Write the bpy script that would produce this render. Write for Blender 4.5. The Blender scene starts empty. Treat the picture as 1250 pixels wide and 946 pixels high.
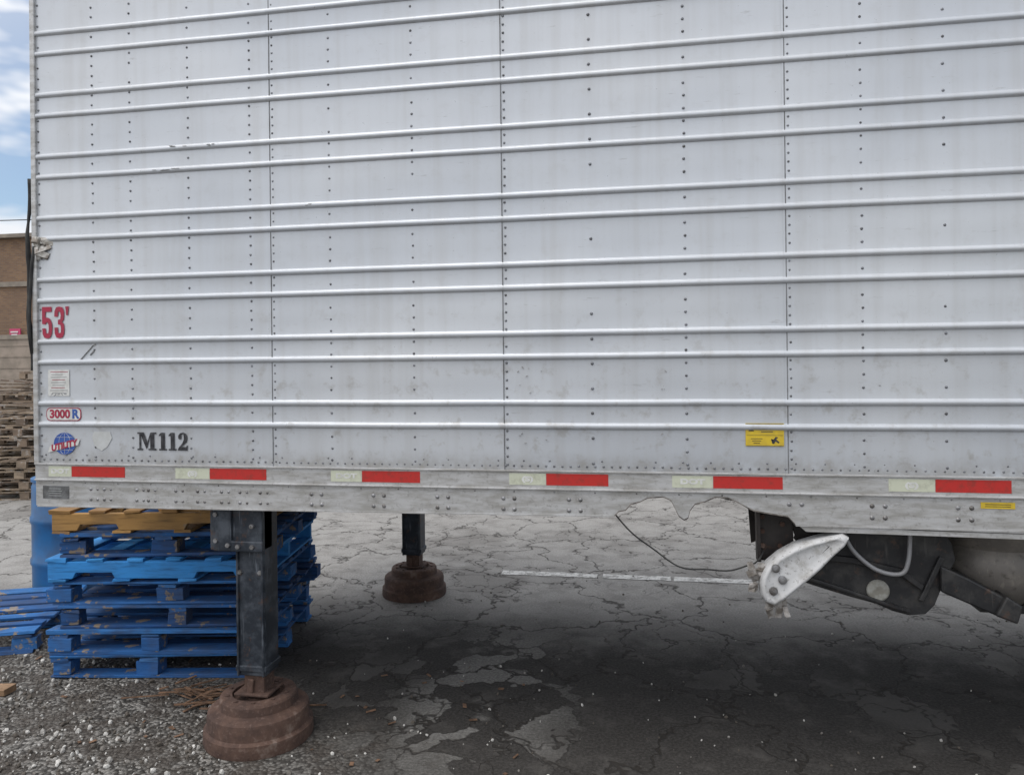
import bpy, bmesh, math, random
from mathutils import Vector, Matrix, noise, Euler
random.seed(7)
R = math.radians
scene = bpy.context.scene
scene.view_settings.view_transform = 'Standard'
scene.view_settings.look = 'None'
scene.view_settings.exposure = 0

# ------------------------------------------------------------------ materials
class NT:
    def __init__(s, name):
        s.mat = bpy.data.materials.new(name); s.mat.use_nodes = True
        s.nt = s.mat.node_tree; s.nt.nodes.clear()
        s.out = s.nt.nodes.new('ShaderNodeOutputMaterial')
        s.b = s.nt.nodes.new('ShaderNodeBsdfPrincipled')
        s.nt.links.new(s.b.outputs[0], s.out.inputs[0])
    def n(s, t, **k):
        nd = s.nt.nodes.new(t)
        for a, v in k.items(): setattr(nd, a, v)
        return nd
    def l(s, a, b): s.nt.links.new(a, b)
    def setin(s, sock, v):
        if isinstance(v, bpy.types.NodeSocket): s.l(v, sock)
        else: sock.default_value = v
    def pos(s):
        return s.n('ShaderNodeNewGeometry').outputs['Position']
    def obj(s):
        return s.n('ShaderNodeTexCoord').outputs['Object']
    def island(s):
        return s.n('ShaderNodeNewGeometry').outputs['Random Per Island']
    def mapping(s, vec, scale=(1, 1, 1), loc=(0, 0, 0)):
        m = s.n('ShaderNodeMapping'); s.l(vec, m.inputs[0])
        m.inputs['Scale'].default_value = scale; m.inputs['Location'].default_value = loc
        return m.outputs[0]
    def noise(s, vec, scale, detail=4, rough=.55, dist=0):
        m = s.n('ShaderNodeTexNoise'); s.l(vec, m.inputs['Vector'])
        m.inputs['Scale'].default_value = scale; m.inputs['Detail'].default_value = min(detail, 4)
        m.inputs['Roughness'].default_value = rough; m.inputs['Distortion'].default_value = dist
        return m.outputs
    def vor(s, vec, scale, feature='F1', dim='3D'):
        m = s.n('ShaderNodeTexVoronoi', feature=feature); m.voronoi_dimensions = dim; s.l(vec, m.inputs['Vector'])
        m.inputs['Scale'].default_value = scale
        return m.outputs
    def ramp(s, fac, a, b, ca=0.0, cb=1.0):
        m = s.n('ShaderNodeMapRange', interpolation_type='SMOOTHSTEP')
        s.setin(m.inputs['Value'], fac)
        m.inputs['From Min'].default_value = a; m.inputs['From Max'].default_value = b
        m.inputs['To Min'].default_value = ca; m.inputs['To Max'].default_value = cb
        return m.outputs[0]
    def math(s, op, a, b=0.0, c=None):
        m = s.n('ShaderNodeMath', operation=op); s.setin(m.inputs[0], a); s.setin(m.inputs[1], b)
        if c is not None: s.setin(m.inputs[2], c)
        return m.outputs[0]
    def mix(s, fac, a, b, mode='MIX'):
        m = s.n('ShaderNodeMix', data_type='RGBA', blend_type=mode)
        s.setin(m.inputs[0], fac)
        for i, v in ((6, a), (7, b)):
            if not isinstance(v, bpy.types.NodeSocket) and len(v) == 3: v = (*v, 1)
            s.setin(m.inputs[i], v)
        return m.outputs[2]
    def sep(s, v):
        m = s.n('ShaderNodeSeparateXYZ'); s.l(v, m.inputs[0]); return m.outputs
    def bump(s, h, strength=.3, dist=.01):
        m = s.n('ShaderNodeBump'); s.l(h, m.inputs['Height'])
        m.inputs['Strength'].default_value = strength; m.inputs['Distance'].default_value = dist
        s.l(m.outputs[0], s.b.inputs['Normal'])
    def col(s, v):
        if not isinstance(v, bpy.types.NodeSocket) and len(v) == 3: v = (*v, 1)
        s.setin(s.b.inputs['Base Color'], v)
    def rough(s, v): s.setin(s.b.inputs['Roughness'], v)
    def metal(s, v): s.setin(s.b.inputs['Metallic'], v)

def simple(name, c1, c2=None, scale=8, rough=.6, metal=0, bump=.15, bd=.003, lo=.35, hi=.65):
    m = NT(name); p = m.pos()
    n = m.noise(p, scale, 3, .6)[0]
    if c2 is None: c2 = tuple(x * .6 for x in c1)
    m.col(m.mix(m.ramp(n, lo, hi), c1, c2)); m.rough(rough); m.metal(metal)
    if bump: m.bump(n, bump, bd)
    return m.mat

def mk_skin():
    m = NT('painted_aluminium_skin'); p = m.pos()
    x, y, z = m.sep(p)
    big = m.noise(m.mapping(p, (.5, 1, .9)), 1.3, 2)[0]
    streak = m.noise(m.mapping(p, (14, 1, .8)), 1.0, 3, .6)[0]
    fine = m.noise(p, 45, 3, .7)[0]
    spots = m.noise(p, 12, 4, .68)[0]
    c = m.mix(m.ramp(big, .3, .7), (.535, .562, .602), (.625, .645, .672))
    low = m.ramp(z, 2.2, 1.35)
    c = m.mix(m.math('MULTIPLY', m.ramp(streak, .42, .72), .24), c, (.42, .41, .39))
    g = m.math('MULTIPLY', m.ramp(spots, .52, .70), m.math('MULTIPLY_ADD', low, .40, .10))
    c = m.mix(g, c, (.33, .31, .275))
    g2 = m.math('MULTIPLY', m.ramp(z, 1.37, 1.27), m.ramp(spots, .28, .55))
    c = m.mix(m.math('MULTIPLY', g2, .5), c, (.26, .24, .21))
    sc = m.noise(m.mapping(p, (3, 1, 22)), 2.2, 4, .75)[0]
    c = m.mix(m.math('MULTIPLY', m.ramp(sc, .62, .70), .4), c, (.32, .315, .31))
    m.col(c); m.rough(m.math('MULTIPLY_ADD', fine, .25, .20)); m.metal(.28)
    m.bump(big, .4, .03)
    return m.mat
SKIN = mk_skin()

def mk_rail():
    m = NT('rub_rail_aluminium'); p = m.pos()
    n = m.noise(m.mapping(p, (1, 1, 5)), 7, 4, .65)[0]
    f = m.noise(p, 60, 3, .7)[0]
    c = m.mix(m.ramp(n, .35, .68), (.57, .57, .57), (.39, .38, .36))
    c = m.mix(m.math('MULTIPLY', m.ramp(f, .52, .72), .4), c, (.18, .165, .15))
    m.col(c); m.rough(.4); m.metal(.35); m.bump(f, .12, .002)
    return m.mat
RAIL = mk_rail()
RIVET = simple('rivet_metal', (.24, .25, .27), (.12, .12, .125), 20, .4, .5, 0)
BOLT = simple('bolt_metal', (.34, .34, .35), (.15, .14, .13), 25, .4, .6, 0)
SEAM = simple('seam_sealant', (.22, .225, .235), (.12, .12, .12), 12, .7, 0, 0)
def tape(name, c1, c2):
    m = NT(name); p = m.pos()
    n = m.noise(p, 30, 4, .7)[0]
    c = m.mix(m.ramp(n, .45, .75), c1, c2)
    m.col(c); m.rough(.35); return m.mat
TRED = tape('red_reflective_tape', (.52, .03, .025), (.32, .04, .03))
TWHT = tape('white_reflective_tape', (.60, .62, .49), (.45, .46, .36))
BLACKTXT = simple('black_stencil_paint', (.012, .012, .016), (.06, .06, .065), 40, .6, 0, 0)
REDTXT = simple('red_vinyl', (.40, .02, .06), (.32, .03, .06), 30, .45, 0, 0)
BLUETXT = simple('blue_vinyl', (.03, .08, .33), (.05, .12, .38), 30, .45, 0, 0)
WHITEV = simple('white_vinyl', (.72, .72, .70), (.58, .58, .55), 25, .5, 0, 0)
GREYV = simple('faded_vinyl', (.57, .585, .585), (.50, .51, .50), 20, .55, 0, 0)
YELV = simple('yellow_vinyl', (.70, .50, .03), (.58, .41, .04), 25, .5, 0, 0)
GREYPL = simple('grey_plate_metal', (.22, .225, .23), (.12, .12, .12), 25, .5, .5, .1)
RUBBER = simple('black_rubber', (.015, .015, .016), (.045, .045, .042), 12, .75)
UNDER = simple('underframe_steel', (.05, .05, .05), (.10, .08, .065), 6, .75, .2)
TORN = simple('torn_shadowed_edge', (.06, .05, .045), (.22, .20, .18), 30, .7, .2, 0)  # dark colour stands for the shadow on the curled tear edge
def mk_dirtysteel(name, base, dust, rust, amt=.5):
    m = NT(name); p = m.pos()
    n = m.noise(p, 9, 4, .68)[0]; r = m.noise(m.mapping(p, (1, 1, 1), (5, 3, 1)), 16, 4, .7)[0]
    s = m.noise(m.mapping(p, (30, 30, 3)), 1.5, 3, .7)[0]
    c = m.mix(m.math('MULTIPLY', m.ramp(n, .42, .7), amt), base, dust)
    c = m.mix(m.math('MULTIPLY', m.ramp(r, .56, .7), .8), c, rust)
    c = m.mix(m.math('MULTIPLY', m.ramp(s, .6, .72), .6), c, dust)
    m.col(c); m.rough(m.math('MULTIPLY_ADD', n, .4, .3)); m.metal(.15); m.bump(r, .3, .003)
    return m.mat
LEG = mk_dirtysteel('worn_black_leg_paint', (.018, .024, .034), (.15, .17, .20), (.09, .05, .035), .42)
ARM = mk_dirtysteel('dusty_black_steel', (.020, .020, .022), (.09, .086, .08), (.09, .055, .04), .5)
HANGER = mk_dirtysteel('rusty_hanger_steel', (.022, .018, .017), (.06, .05, .045), (.09, .045, .028), .5)
DUSTY = mk_dirtysteel('dusty_grey_rubber', (.17, .155, .14), (.28, .255, .22), (.09, .08, .07), .7)
PIPE = mk_dirtysteel('grey_pipe', (.30, .30, .31), (.2, .19, .18), (.15, .10, .07), .6)
def mk_rust():
    m = NT('rusted_cast_iron'); p = m.pos()
    n = m.noise(p, 7, 4, .7)[0]; f = m.noise(p, 55, 4, .7)[0]
    c = m.mix(m.ramp(n, .35, .65), (.062, .036, .028), (.115, .066, .048))
    c = m.mix(m.math('MULTIPLY', m.ramp(f, .52, .7), .55), c, (.18, .12, .10))
    c = m.mix(m.math('MULTIPLY', m.ramp(n, .58, .70), .55), c, (.27, .21, .175))
    m.col(c); m.rough(.85); m.bump(f, .5, .004); return m.mat
RUST = mk_rust()
def mk_crump():
    m = NT('bent_pale_plastic'); p = m.pos()
    n = m.noise(p, 14, 4, .7)[0]; f = m.noise(p, 70, 3, .7)[0]
    c = m.mix(m.ramp(n, .45, .72), (.60, .60, .60), (.40, .39, .37))
    c = m.mix(m.math('MULTIPLY', m.ramp(f, .58, .68), .6), c, (.16, .15, .14))
    m.col(c); m.rough(.62); return m.mat
CRUMP = mk_crump()
LENS = simple('broken_plastic', (.40, .38, .36), (.16, .14, .12), 30, .35, 0, .3)

def mk_pallet(name, a, b, wood, wear=.6, dirt=.45):
    m = NT(name); o = m.obj(); r = m.island()
    rv = m.n('ShaderNodeCombineXYZ'); m.l(m.math('MULTIPLY', r, 37.0), rv.inputs[0]); m.l(m.math('MULTIPLY', r, 11.0), rv.inputs[2])
    add = m.n('ShaderNodeVectorMath', operation='ADD'); m.l(o, add.inputs[0]); m.l(rv.outputs[0], add.inputs[1])
    v = add.outputs[0]
    grain = m.noise(m.mapping(v, (3, 30, 30)), 2, 3, .7)[0]
    n = m.noise(v, 8, 4, .7)[0]
    c = m.mix(r, a, b)
    c = m.mix(m.ramp(n, wear, wear + .05), c, wood)
    c = m.mix(m.math('MULTIPLY', m.ramp(grain, .45, .7), .6), c, tuple(x * .4 for x in a))
    n2 = m.noise(v, 3, 3, .6)[0]
    c = m.mix(m.math('MULTIPLY', m.ramp(n2, .42, .66), dirt), c, (.05, .045, .042))
    m.col(c); m.rough(.8); m.bump(grain, .5, .004); return m.mat
PBLUE = mk_pallet('blue_painted_wood', (.012, .085, .28), (.035, .19, .50), (.32, .26, .20), .58, .5)
PBLUE2 = mk_pallet('dark_blue_painted_wood', (.010, .055, .18), (.025, .14, .40), (.28, .22, .16), .56, .55)
PLBLUE = mk_pallet('bright_blue_painted_wood', (.03, .25, .66), (.05, .31, .72), (.40, .35, .28), .66, .2)
PORANGE = mk_pallet('orange_stained_wood', (.46, .26, .08), (.36, .20, .08), (.32, .24, .16), .60, .4)
PWOOD = mk_pallet('weathered_wood', (.36, .28, .20), (.18, .125, .09), (.40, .36, .32), .55, .35)

# ------------------------------------------------------------------ mesh helpers
def link(ob, parent=None):
    scene.collection.objects.link(ob)
    if parent: ob.parent = parent
    return ob
def empty(name, loc=(0, 0, 0)):
    e = bpy.data.objects.new(name, None); e.location = loc; e.empty_display_size = .3
    return link(e)
def mesh(name, vs, fs, mat, parent=None, smooth=False):
    me = bpy.data.meshes.new(name); me.from_pydata([tuple(v) for v in vs], [], fs)
    me.materials.append(mat)
    if smooth: me.polygons.foreach_set('use_smooth', [True] * len(me.polygons))
    me.update(); return link(bpy.data.objects.new(name, me), parent)
class Geo:
    def __init__(s): s.v = []; s.f = []
    def add(s, vs, fs):
        o = len(s.v); s.v += [tuple(v) for v in vs]; s.f += [tuple(i + o for i in f) for f in fs]
    def box(s, c, size, rot=None, jit=0, M=None):
        x, y, z = (a / 2 for a in size)
        vs = [Vector((sx * x, sy * y, sz * z)) for sz in (-1, 1) for sx, sy in ((-1, -1), (1, -1), (1, 1), (-1, 1))]
        if jit: vs = [v + Vector([random.uniform(-jit, jit) for _ in range(3)]) for v in vs]
        if rot: vs = [Euler(rot).to_matrix() @ v for v in vs]
        vs = [v + Vector(c) for v in vs]
        if M is not None: vs = [M @ v for v in vs]
        s.add(vs, [(3, 2, 1, 0), (4, 5, 6, 7), (0, 1, 5, 4), (1, 2, 6, 5), (2, 3, 7, 6), (3, 0, 4, 7)])
    def tube(s, pts, r, seg=10, cap=True):
        pts = [Vector(p) for p in pts]; rings = []; up = Vector((.13, .2, 1)).normalized()
        for i, p in enumerate(pts):
            d = (pts[min(i + 1, len(pts) - 1)] - pts[max(i - 1, 0)]).normalized()
            a = d.cross(up).normalized(); b = d.cross(a).normalized()
            rr = r[i] if isinstance(r, (list, tuple)) else r
            rings.append([p + a * rr * math.cos(2 * math.pi * k / seg) + b * rr * math.sin(2 * math.pi * k / seg) for k in range(seg)])
        vs = [v for q in rings for v in q]; fs = []
        for i in range(len(rings) - 1):
            for k in range(seg):
                k2 = (k + 1) % seg; fs.append((i * seg + k, i * seg + k2, (i + 1) * seg + k2, (i + 1) * seg + k))
        if cap: fs.append(tuple(range(seg - 1, -1, -1))); fs.append(tuple((len(rings) - 1) * seg + k for k in range(seg)))
        s.add(vs, fs)
    def lathe(s, prof, c=(0, 0, 0), seg=48, M=None):
        vs = []; fs = []
        for r, z in prof:
            for k in range(seg):
                a = 2 * math.pi * k / seg; v = Vector((r * math.cos(a), r * math.sin(a), z))
                if M is not None: v = M @ v
                vs.append(v + Vector(c))
        for i in range(len(prof) - 1):
            for k in range(seg):
                k2 = (k + 1) % seg; fs.append((i * seg + k, (i + 1) * seg + k, (i + 1) * seg + k2, i * seg + k2)[::-1])
        s.add(vs, fs)
    def plate(s, pts, y0, y1):
        n = len(pts)
        s.add([(x, y0, z) for x, z in pts] + [(x, y1, z) for x, z in pts],
              [tuple(range(n)), tuple(range(2 * n - 1, n - 1, -1))] + [(i, (i + 1) % n, n + (i + 1) % n, n + i)[::-1] for i in range(n)])
    def make(s, name, mat, parent=None, smooth=False, bevel=0, tri=False, angle=None):
        ob = mesh(name, s.v, s.f, mat, parent, smooth)
        bm = bmesh.new(); bm.from_mesh(ob.data)
        if tri: bmesh.ops.triangulate(bm, faces=[f for f in bm.faces if len(f.verts) > 4])
        bmesh.ops.recalc_face_normals(bm, faces=bm.faces); bm.to_mesh(ob.data); bm.free()
        if bevel:
            m = ob.modifiers.new('bevel', 'BEVEL'); m.width = bevel; m.segments = 2; m.limit_method = 'ANGLE'; m.angle_limit = R(40)
        if angle is not None:
            ob.data.polygons.foreach_set('use_smooth', [True] * len(ob.data.polygons))
            m = ob.modifiers.new('wn', 'EDGE_SPLIT'); m.split_angle = R(angle)
        return ob
def dome(g, x, z, r, y=0.0, h=None):
    h = h or r * .55; seg = 8; vs = []; fs = []
    for i, (rr, hh) in enumerate(((1, 0), (.8, .6), (.4, .95))):
        for k in range(seg):
            a = 2 * math.pi * k / seg; vs.append((x + r * rr * math.cos(a), y - h * hh, z + r * rr * math.sin(a)))
    for i in range(2):
        for k in range(seg):
            k2 = (k + 1) % seg; fs.append((i * seg + k, i * seg + k2, (i + 1) * seg + k2, (i + 1) * seg + k))
    fs.append(tuple(16 + k for k in range(seg)))
    g.add(vs, fs)
def text(name, body, x, z, size, mat, parent, y=-.004, sx=1.0, bold=0.0, rot=0, shear=0):
    cu = bpy.data.curves.new(name, 'FONT'); cu.body = body; cu.size = size; cu.extrude = .0004
    cu.offset = bold; cu.shear = shear; cu.align_x = 'CENTER'; cu.align_y = 'CENTER'
    t = bpy.data.objects.new(name + '_tmp', cu); scene.collection.objects.link(t)
    dg = bpy.context.evaluated_depsgraph_get()
    me = bpy.data.meshes.new_from_object(t.evaluated_get(dg)); me.name = name
    bpy.data.objects.remove(t)
    me.materials.clear(); me.materials.append(mat)
    ob = bpy.data.objects.new(name, me); link(ob, parent)
    ob.location = (x, y, z); ob.rotation_euler = (R(90), -R(rot), 0); ob.scale = (sx, 1, 1)
    return ob

# ------------------------------------------------------------------ camera
cam_d = bpy.data.cameras.new('camera'); cam = link(bpy.data.objects.new('camera', cam_d))
cam.location = (0, -3.23, 1.75)
cam.rotation_euler = (Matrix.Rotation(R(10.2), 4, 'Z') @ Matrix.Rotation(R(90), 4, 'X') @ Matrix.Rotation(R(-.65), 4, 'Z')).to_euler()
cam_d.sensor_width = 36; cam_d.lens = 27.13; cam_d.shift_y = -.028
cam_d.clip_start = .05; cam_d.clip_end = 2000
scene.camera = cam

# ------------------------------------------------------------------ world and sun
w = bpy.data.worlds.new('World'); scene.world = w; w.use_nodes = True
nt = w.node_tree; bg = nt.nodes['Background']
sky = nt.nodes.new('ShaderNodeTexSky'); sky.sky_type = 'NISHITA'; sky.sun_disc = False
sdir = Vector((-.28, -.34, .89)).normalized()
sky.sun_elevation = math.asin(sdir.z); sky.sun_rotation = math.atan2(sdir.x, sdir.y)
tc = nt.nodes.new('ShaderNodeTexCoord'); mp = nt.nodes.new('ShaderNodeMapping'); mp.inputs['Scale'].default_value = (1, 1, 2.2)
mp.inputs['Location'].default_value = (.35, .1, .25)
nz = nt.nodes.new('ShaderNodeTexNoise'); nz.inputs['Scale'].default_value = 4.2; nz.inputs['Detail'].default_value = 4; nz.inputs['Roughness'].default_value = .6
rp = nt.nodes.new('ShaderNodeMapRange'); rp.interpolation_type = 'SMOOTHSTEP'
rp.inputs['From Min'].default_value = .40; rp.inputs['From Max'].default_value = .58
dt = nt.nodes.new('ShaderNodeVectorMath'); dt.operation = 'DOT_PRODUCT'; dt.inputs[1].default_value = sdir
gl_ = nt.nodes.new('ShaderNodeMapRange'); gl_.inputs['From Min'].default_value = -.3; gl_.inputs['From Max'].default_value = 1.0
cm = nt.nodes.new('ShaderNodeMix'); cm.data_type = 'RGBA'; cm.inputs[6].default_value = (4.65, 4.85, 5.15, 1); cm.inputs[7].default_value = (9.7, 9.75, 10.0, 1)
veil = nt.nodes.new('ShaderNodeMath'); veil.operation = 'MAXIMUM'
vr = nt.nodes.new('ShaderNodeMapRange'); vr.interpolation_type = 'SMOOTHSTEP'; vr.inputs['From Min'].default_value = .05; vr.inputs['From Max'].default_value = .55
vr.inputs['To Max'].default_value = .82
mx = nt.nodes.new('ShaderNodeMix'); mx.data_type = 'RGBA'
L = nt.links.new
L(tc.outputs['Generated'], mp.inputs[0]); L(mp.outputs[0], nz.inputs['Vector']); L(tc.outputs['Generated'], dt.inputs[0])
L(dt.outputs['Value'], gl_.inputs[0]); L(dt.outputs['Value'], vr.inputs[0])
L(nz.outputs[0], rp.inputs[0]); L(rp.outputs[0], veil.inputs[0]); L(vr.outputs[0], veil.inputs[1])
L(veil.outputs[0], mx.inputs[0]); L(gl_.outputs[0], cm.inputs[0])
L(sky.outputs[0], mx.inputs[6]); L(cm.outputs[2], mx.inputs[7]); L(mx.outputs[2], bg.inputs[0])
bg.inputs[1].default_value = .15
sd = bpy.data.lights.new('sun', 'SUN'); sd.energy = 1.1; sd.angle = R(36); sd.color = (1, .96, .9)
sun = link(bpy.data.objects.new('sun', sd)); sun.rotation_euler = sdir.to_track_quat('Z', 'Y').to_euler(); sun.location = (0, 0, 20)

# ------------------------------------------------------------------ ground
def mk_ground():
    m = NT('cracked_asphalt_and_gravel'); p = m.pos(); x, y, z = m.sep(p)
    big = m.noise(p, .9, 3)[0]; mid = m.noise(p, 5, 4, .65)[0]; fine = m.noise(p, 70, 3, .75)[0]
    wn = m.noise(p, 2.2, 4, .65)
    wv = m.n('ShaderNodeVectorMath', operation='MULTIPLY_ADD'); m.l(wn[1], wv.inputs[0]); wv.inputs[1].default_value = (.75, .75, 0); m.l(p, wv.inputs[2])
    fl = wv.outputs[0]
    c1 = m.vor(fl, 1.3, 'DISTANCE_TO_EDGE', '2D')[0]; c2 = m.vor(fl, 4.3, 'DISTANCE_TO_EDGE', '2D')[0]
    cellv = m.sep(m.vor(fl, 4.3, 'F1', '2D')[1])[0]
    # crack width wanders along its length
    k1 = m.math('MULTIPLY', m.ramp(m.math('SUBTRACT', c1, m.math('MULTIPLY', mid, .020)), .012, -.004), m.ramp(mid, .30, .5, .4, 1))
    k2 = m.math('MULTIPLY', m.ramp(m.math('SUBTRACT', c2, m.math('MULTIPLY', mid, .045)), .022, -.010), m.math('MULTIPLY', m.ramp(big, .42, .56), m.ramp(mid, .38, .58, .12, 1)))
    crack = m.math('MAXIMUM', k1, k2)
    light = m.mix(m.ramp(fine, .3, .7), (.24, .230, .216), (.40, .386, .364))
    light = m.mix(m.math('MULTIPLY', m.ramp(mid, .42, .66), .5), light, (.17, .16, .148))
    light = m.mix(m.math('MULTIPLY', cellv, .25), light, (.43, .415, .39))
    light = m.mix(m.math('MULTIPLY', m.ramp(big, .50, .62), .5), light, (.16, .15, .138))
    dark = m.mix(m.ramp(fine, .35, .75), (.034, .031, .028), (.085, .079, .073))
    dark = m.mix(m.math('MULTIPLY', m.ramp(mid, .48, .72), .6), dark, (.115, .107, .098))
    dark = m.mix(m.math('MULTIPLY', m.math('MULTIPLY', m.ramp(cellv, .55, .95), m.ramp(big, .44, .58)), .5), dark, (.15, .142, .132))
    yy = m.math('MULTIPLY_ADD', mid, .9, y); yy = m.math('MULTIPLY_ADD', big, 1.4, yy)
    md = m.math('MULTIPLY', m.ramp(yy, 3.5, 2.3), m.ramp(yy, -1.6, -.6))  # oily asphalt under the trailer, coloured darker still to deepen its shade
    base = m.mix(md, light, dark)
    dx = m.math('MULTIPLY', m.math('ADD', x, .85), 1.45); dy = m.math('MULTIPLY', m.math('SUBTRACT', y, .75), .75)
    rr = m.math('SQRT', m.math('ADD', m.math('MULTIPLY', dx, dx), m.math('MULTIPLY', dy, dy)))
    rr = m.math('ADD', rr, m.math('MULTIPLY', mid, .8))
    pm = m.math('MULTIPLY', m.ramp(rr, 1.3, .65), m.ramp(m.math('MULTIPLY_ADD', mid, .4, cellv), .58, .68))
    pm = m.math('MULTIPLY', pm, m.ramp(c2, .02, .08))
    base = m.mix(m.math('MULTIPLY', pm, .85), base, m.mix(m.ramp(fine, .3, .7), (.14, .134, .124), (.31, .30, .28)))
    base = m.mix(m.math('MULTIPLY', crack, .74), base, (.026, .022, .018))
    gv = m.vor(p, 62, 'F1', '2D'); gcol = m.sep(gv[1])[0]
    gr = m.mix(m.ramp(gcol, .1, .95), (.065, .060, .053), (.34, .325, .30))
    gr = m.mix(m.math('MULTIPLY', m.ramp(gv[0], .35, .75), .8), gr, (.035, .032, .03))
    gr = m.mix(m.math('MULTIPLY', m.ramp(mid, .40, .60), .8), gr, (.075, .063, .053))
    s = m.math('MULTIPLY_ADD', x, -.75, m.math('MULTIPLY', y, -1.0))
    s = m.math('ADD', s, m.math('MULTIPLY_ADD', mid, 1.4, m.math('MULTIPLY', big, .6)))
    gm = m.math('MULTIPLY', m.ramp(s, 1.55, 2.5), m.ramp(y, 2.0, 1.0))
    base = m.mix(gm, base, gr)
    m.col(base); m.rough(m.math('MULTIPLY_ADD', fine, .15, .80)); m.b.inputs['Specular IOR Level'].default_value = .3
    h = m.math('SUBTRACT', m.math('MULTIPLY', fine, .5), m.math('MULTIPLY', gm, m.math('MULTIPLY', gv[0], 1.2)))
    h = m.math('SUBTRACT', h, m.math('MULTIPLY', crack, .8))
    m.bump(h, .7, .012)
    return m.mat
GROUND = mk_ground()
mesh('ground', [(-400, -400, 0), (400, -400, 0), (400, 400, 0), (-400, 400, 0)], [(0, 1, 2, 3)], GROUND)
def mk_line():
    m = NT('faded_line_paint'); p = m.pos(); n = m.noise(p, 11, 4, .78)[0]; f = m.noise(p, 60, 3, .7)[0]
    c = m.mix(m.ramp(n, .46, .60), (.70, .69, .66), (.33, .32, .30))
    c = m.mix(m.math('MULTIPLY', m.ramp(f, .5, .7), .45), c, (.28, .27, .25)); m.col(c); m.rough(.8); return m.mat
N = 90; vs = []; fs = []
for i in range(N + 1):
    X = -1.22 + 2.0 * i / N
    a = .012 * noise.noise(Vector((X * 9, 1, 0))) + .014 * noise.noise(Vector((X * 40, 1, 0)))
    b = .012 * noise.noise(Vector((X * 9, 7, 0))) + .014 * noise.noise(Vector((X * 40, 9, 0)))
    vs += [(X, 2.92 + a, .004), (X, 3.035 + b, .004)]
for i in range(N):
    if i in (35, 36, 61) : continue
    fs.append((2 * i, 2 * i + 2, 2 * i + 3, 2 * i + 1))
mesh('painted_parking_line', vs, fs, mk_line())

# gravel stones
def mk_stone():
    m = NT('loose_stone'); r = m.island()
    c = m.mix(m.ramp(r, .35, 1), (.10, .085, .07), (.66, .64, .60)); m.col(c); m.rough(.85); return m.mat
bmi = bmesh.new(); bmesh.ops.create_icosphere(bmi, subdivisions=1, radius=1)
IV = [v.co.copy() for v in bmi.verts]; IF = [tuple(v.index for v in f.verts) for f in bmi.faces]; bmi.free()
g = Geo(); rnd = random.Random(3); cnt = 0
def stone(X, Y, r):
    e = Euler((rnd.uniform(0, 6), rnd.uniform(0, 6), rnd.uniform(0, 6))).to_matrix()
    sc = Vector((1, rnd.uniform(.6, .95), rnd.uniform(.45, .8)))
    vs = []
    for v in IV:
        q = v * rnd.uniform(.8, 1.12); q = Vector((q.x * sc.x, q.y * sc.y, q.z * sc.z)); q = e @ q
        vs.append(q * r + Vector((X, Y, r * .45)))
    g.add(vs, IF)
while cnt < 6500:
    X = rnd.uniform(-5.2, -.5); Y = rnd.uniform(-.9, 1.5)
    s = -.75 * X - Y + .9 * noise.noise(Vector((X * 1.5, Y * 1.5, 0))) + .9 * noise.noise(Vector((X * 5, Y * 5, 3)))
    pr = max(0, min(1, (s - .75) / 1.7)) ** 1.6
    if rnd.random() > pr: continue
    stone(X, Y, rnd.choice((.004, .005, .006, .007, .009, .014)) * rnd.uniform(.8, 1.25)); cnt += 1
for _ in range(2200):
    X = rnd.uniform(-2.5, 3.0); Y = rnd.uniform(-.8, 3.2)
    if rnd.random() > .12 + .88 * max(0, (1.1 - Y) / 1.9) ** 1.3: continue
    stone(X, Y, rnd.choice((.003, .004, .005, .006, .008)) * rnd.uniform(.8, 1.3))
g.make('gravel', mk_stone(), smooth=False)

# ------------------------------------------------------------------ trailer
T = empty('semi_trailer', (0, 0, 0))
X0, X1, W, ZT = -2.885, 7.4, 2.6, 4.05
SEAMS = [-1.682, -.6216, .532, 1.70, 2.87, 4.04, 5.2, 6.35]
ribs = []
for k in range(9):
    ribs += [1.4640 + .2937 * k, 1.5625 + .2937 * k]
ribs = [z for z in ribs if z < 3.95]
prof = [(1.262, 0.0)]
last = 1.262
hw, hh = .0125, .0105
for rz in ribs:
    prof.append((last + .003, 0.0)); last += .003
    gap = rz - hw - .003 - last
    n = max(1, round(gap / .06))
    for i in range(1, n + 1): prof.append((last + gap * i / n, 0.0))
    prof.append((rz - hw, 0.0003))
    for a in range(1, 8):
        t = math.pi * a / 8
        prof.append((rz - hw * math.cos(t), hh * math.sin(t) ** .8))
    prof.append((rz + hw, 0.0003)); last = rz + hw
prof.append((ZT, 0.0))
edges = [X0] + SEAMS + [X1]
for pi in range(len(edges) - 1):
    a, b = edges[pi], edges[pi + 1]; off = -.0016 if pi % 2 else 0.0
    n = max(4, int((b - a) / .045)); vs = []; fs = []
    for i in range(n + 1):
        X = a + (b - a) * i / n
        if i == 0: X -= 0.006 if off else 0
        if i == n: X += 0.006 if off else 0
        for (z, o) in prof:
            wv = .0020 * noise.noise(Vector((X * 1.7, z * 5.5, 1))) + .0004 * noise.noise(Vector((X * 7, z * 7, 4)))
            if o > .001: wv = .0012 * noise.noise(Vector((X * 3, z * 5, 2)))
            wz = .0012 * noise.noise(Vector((X * 2.2, z * 2, 9)))
            vs.append((X, off - o + wv, z + wz))
    m_ = len(prof)
    for i in range(n):
        for j in range(m_ - 1):
            fs.append((i * m_ + j, (i + 1) * m_ + j, (i + 1) * m_ + j + 1, i * m_ + j + 1))
    mesh('side_panel_%d' % (pi + 1), vs, fs, SKIN, T, True)
g = Geo()
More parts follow.
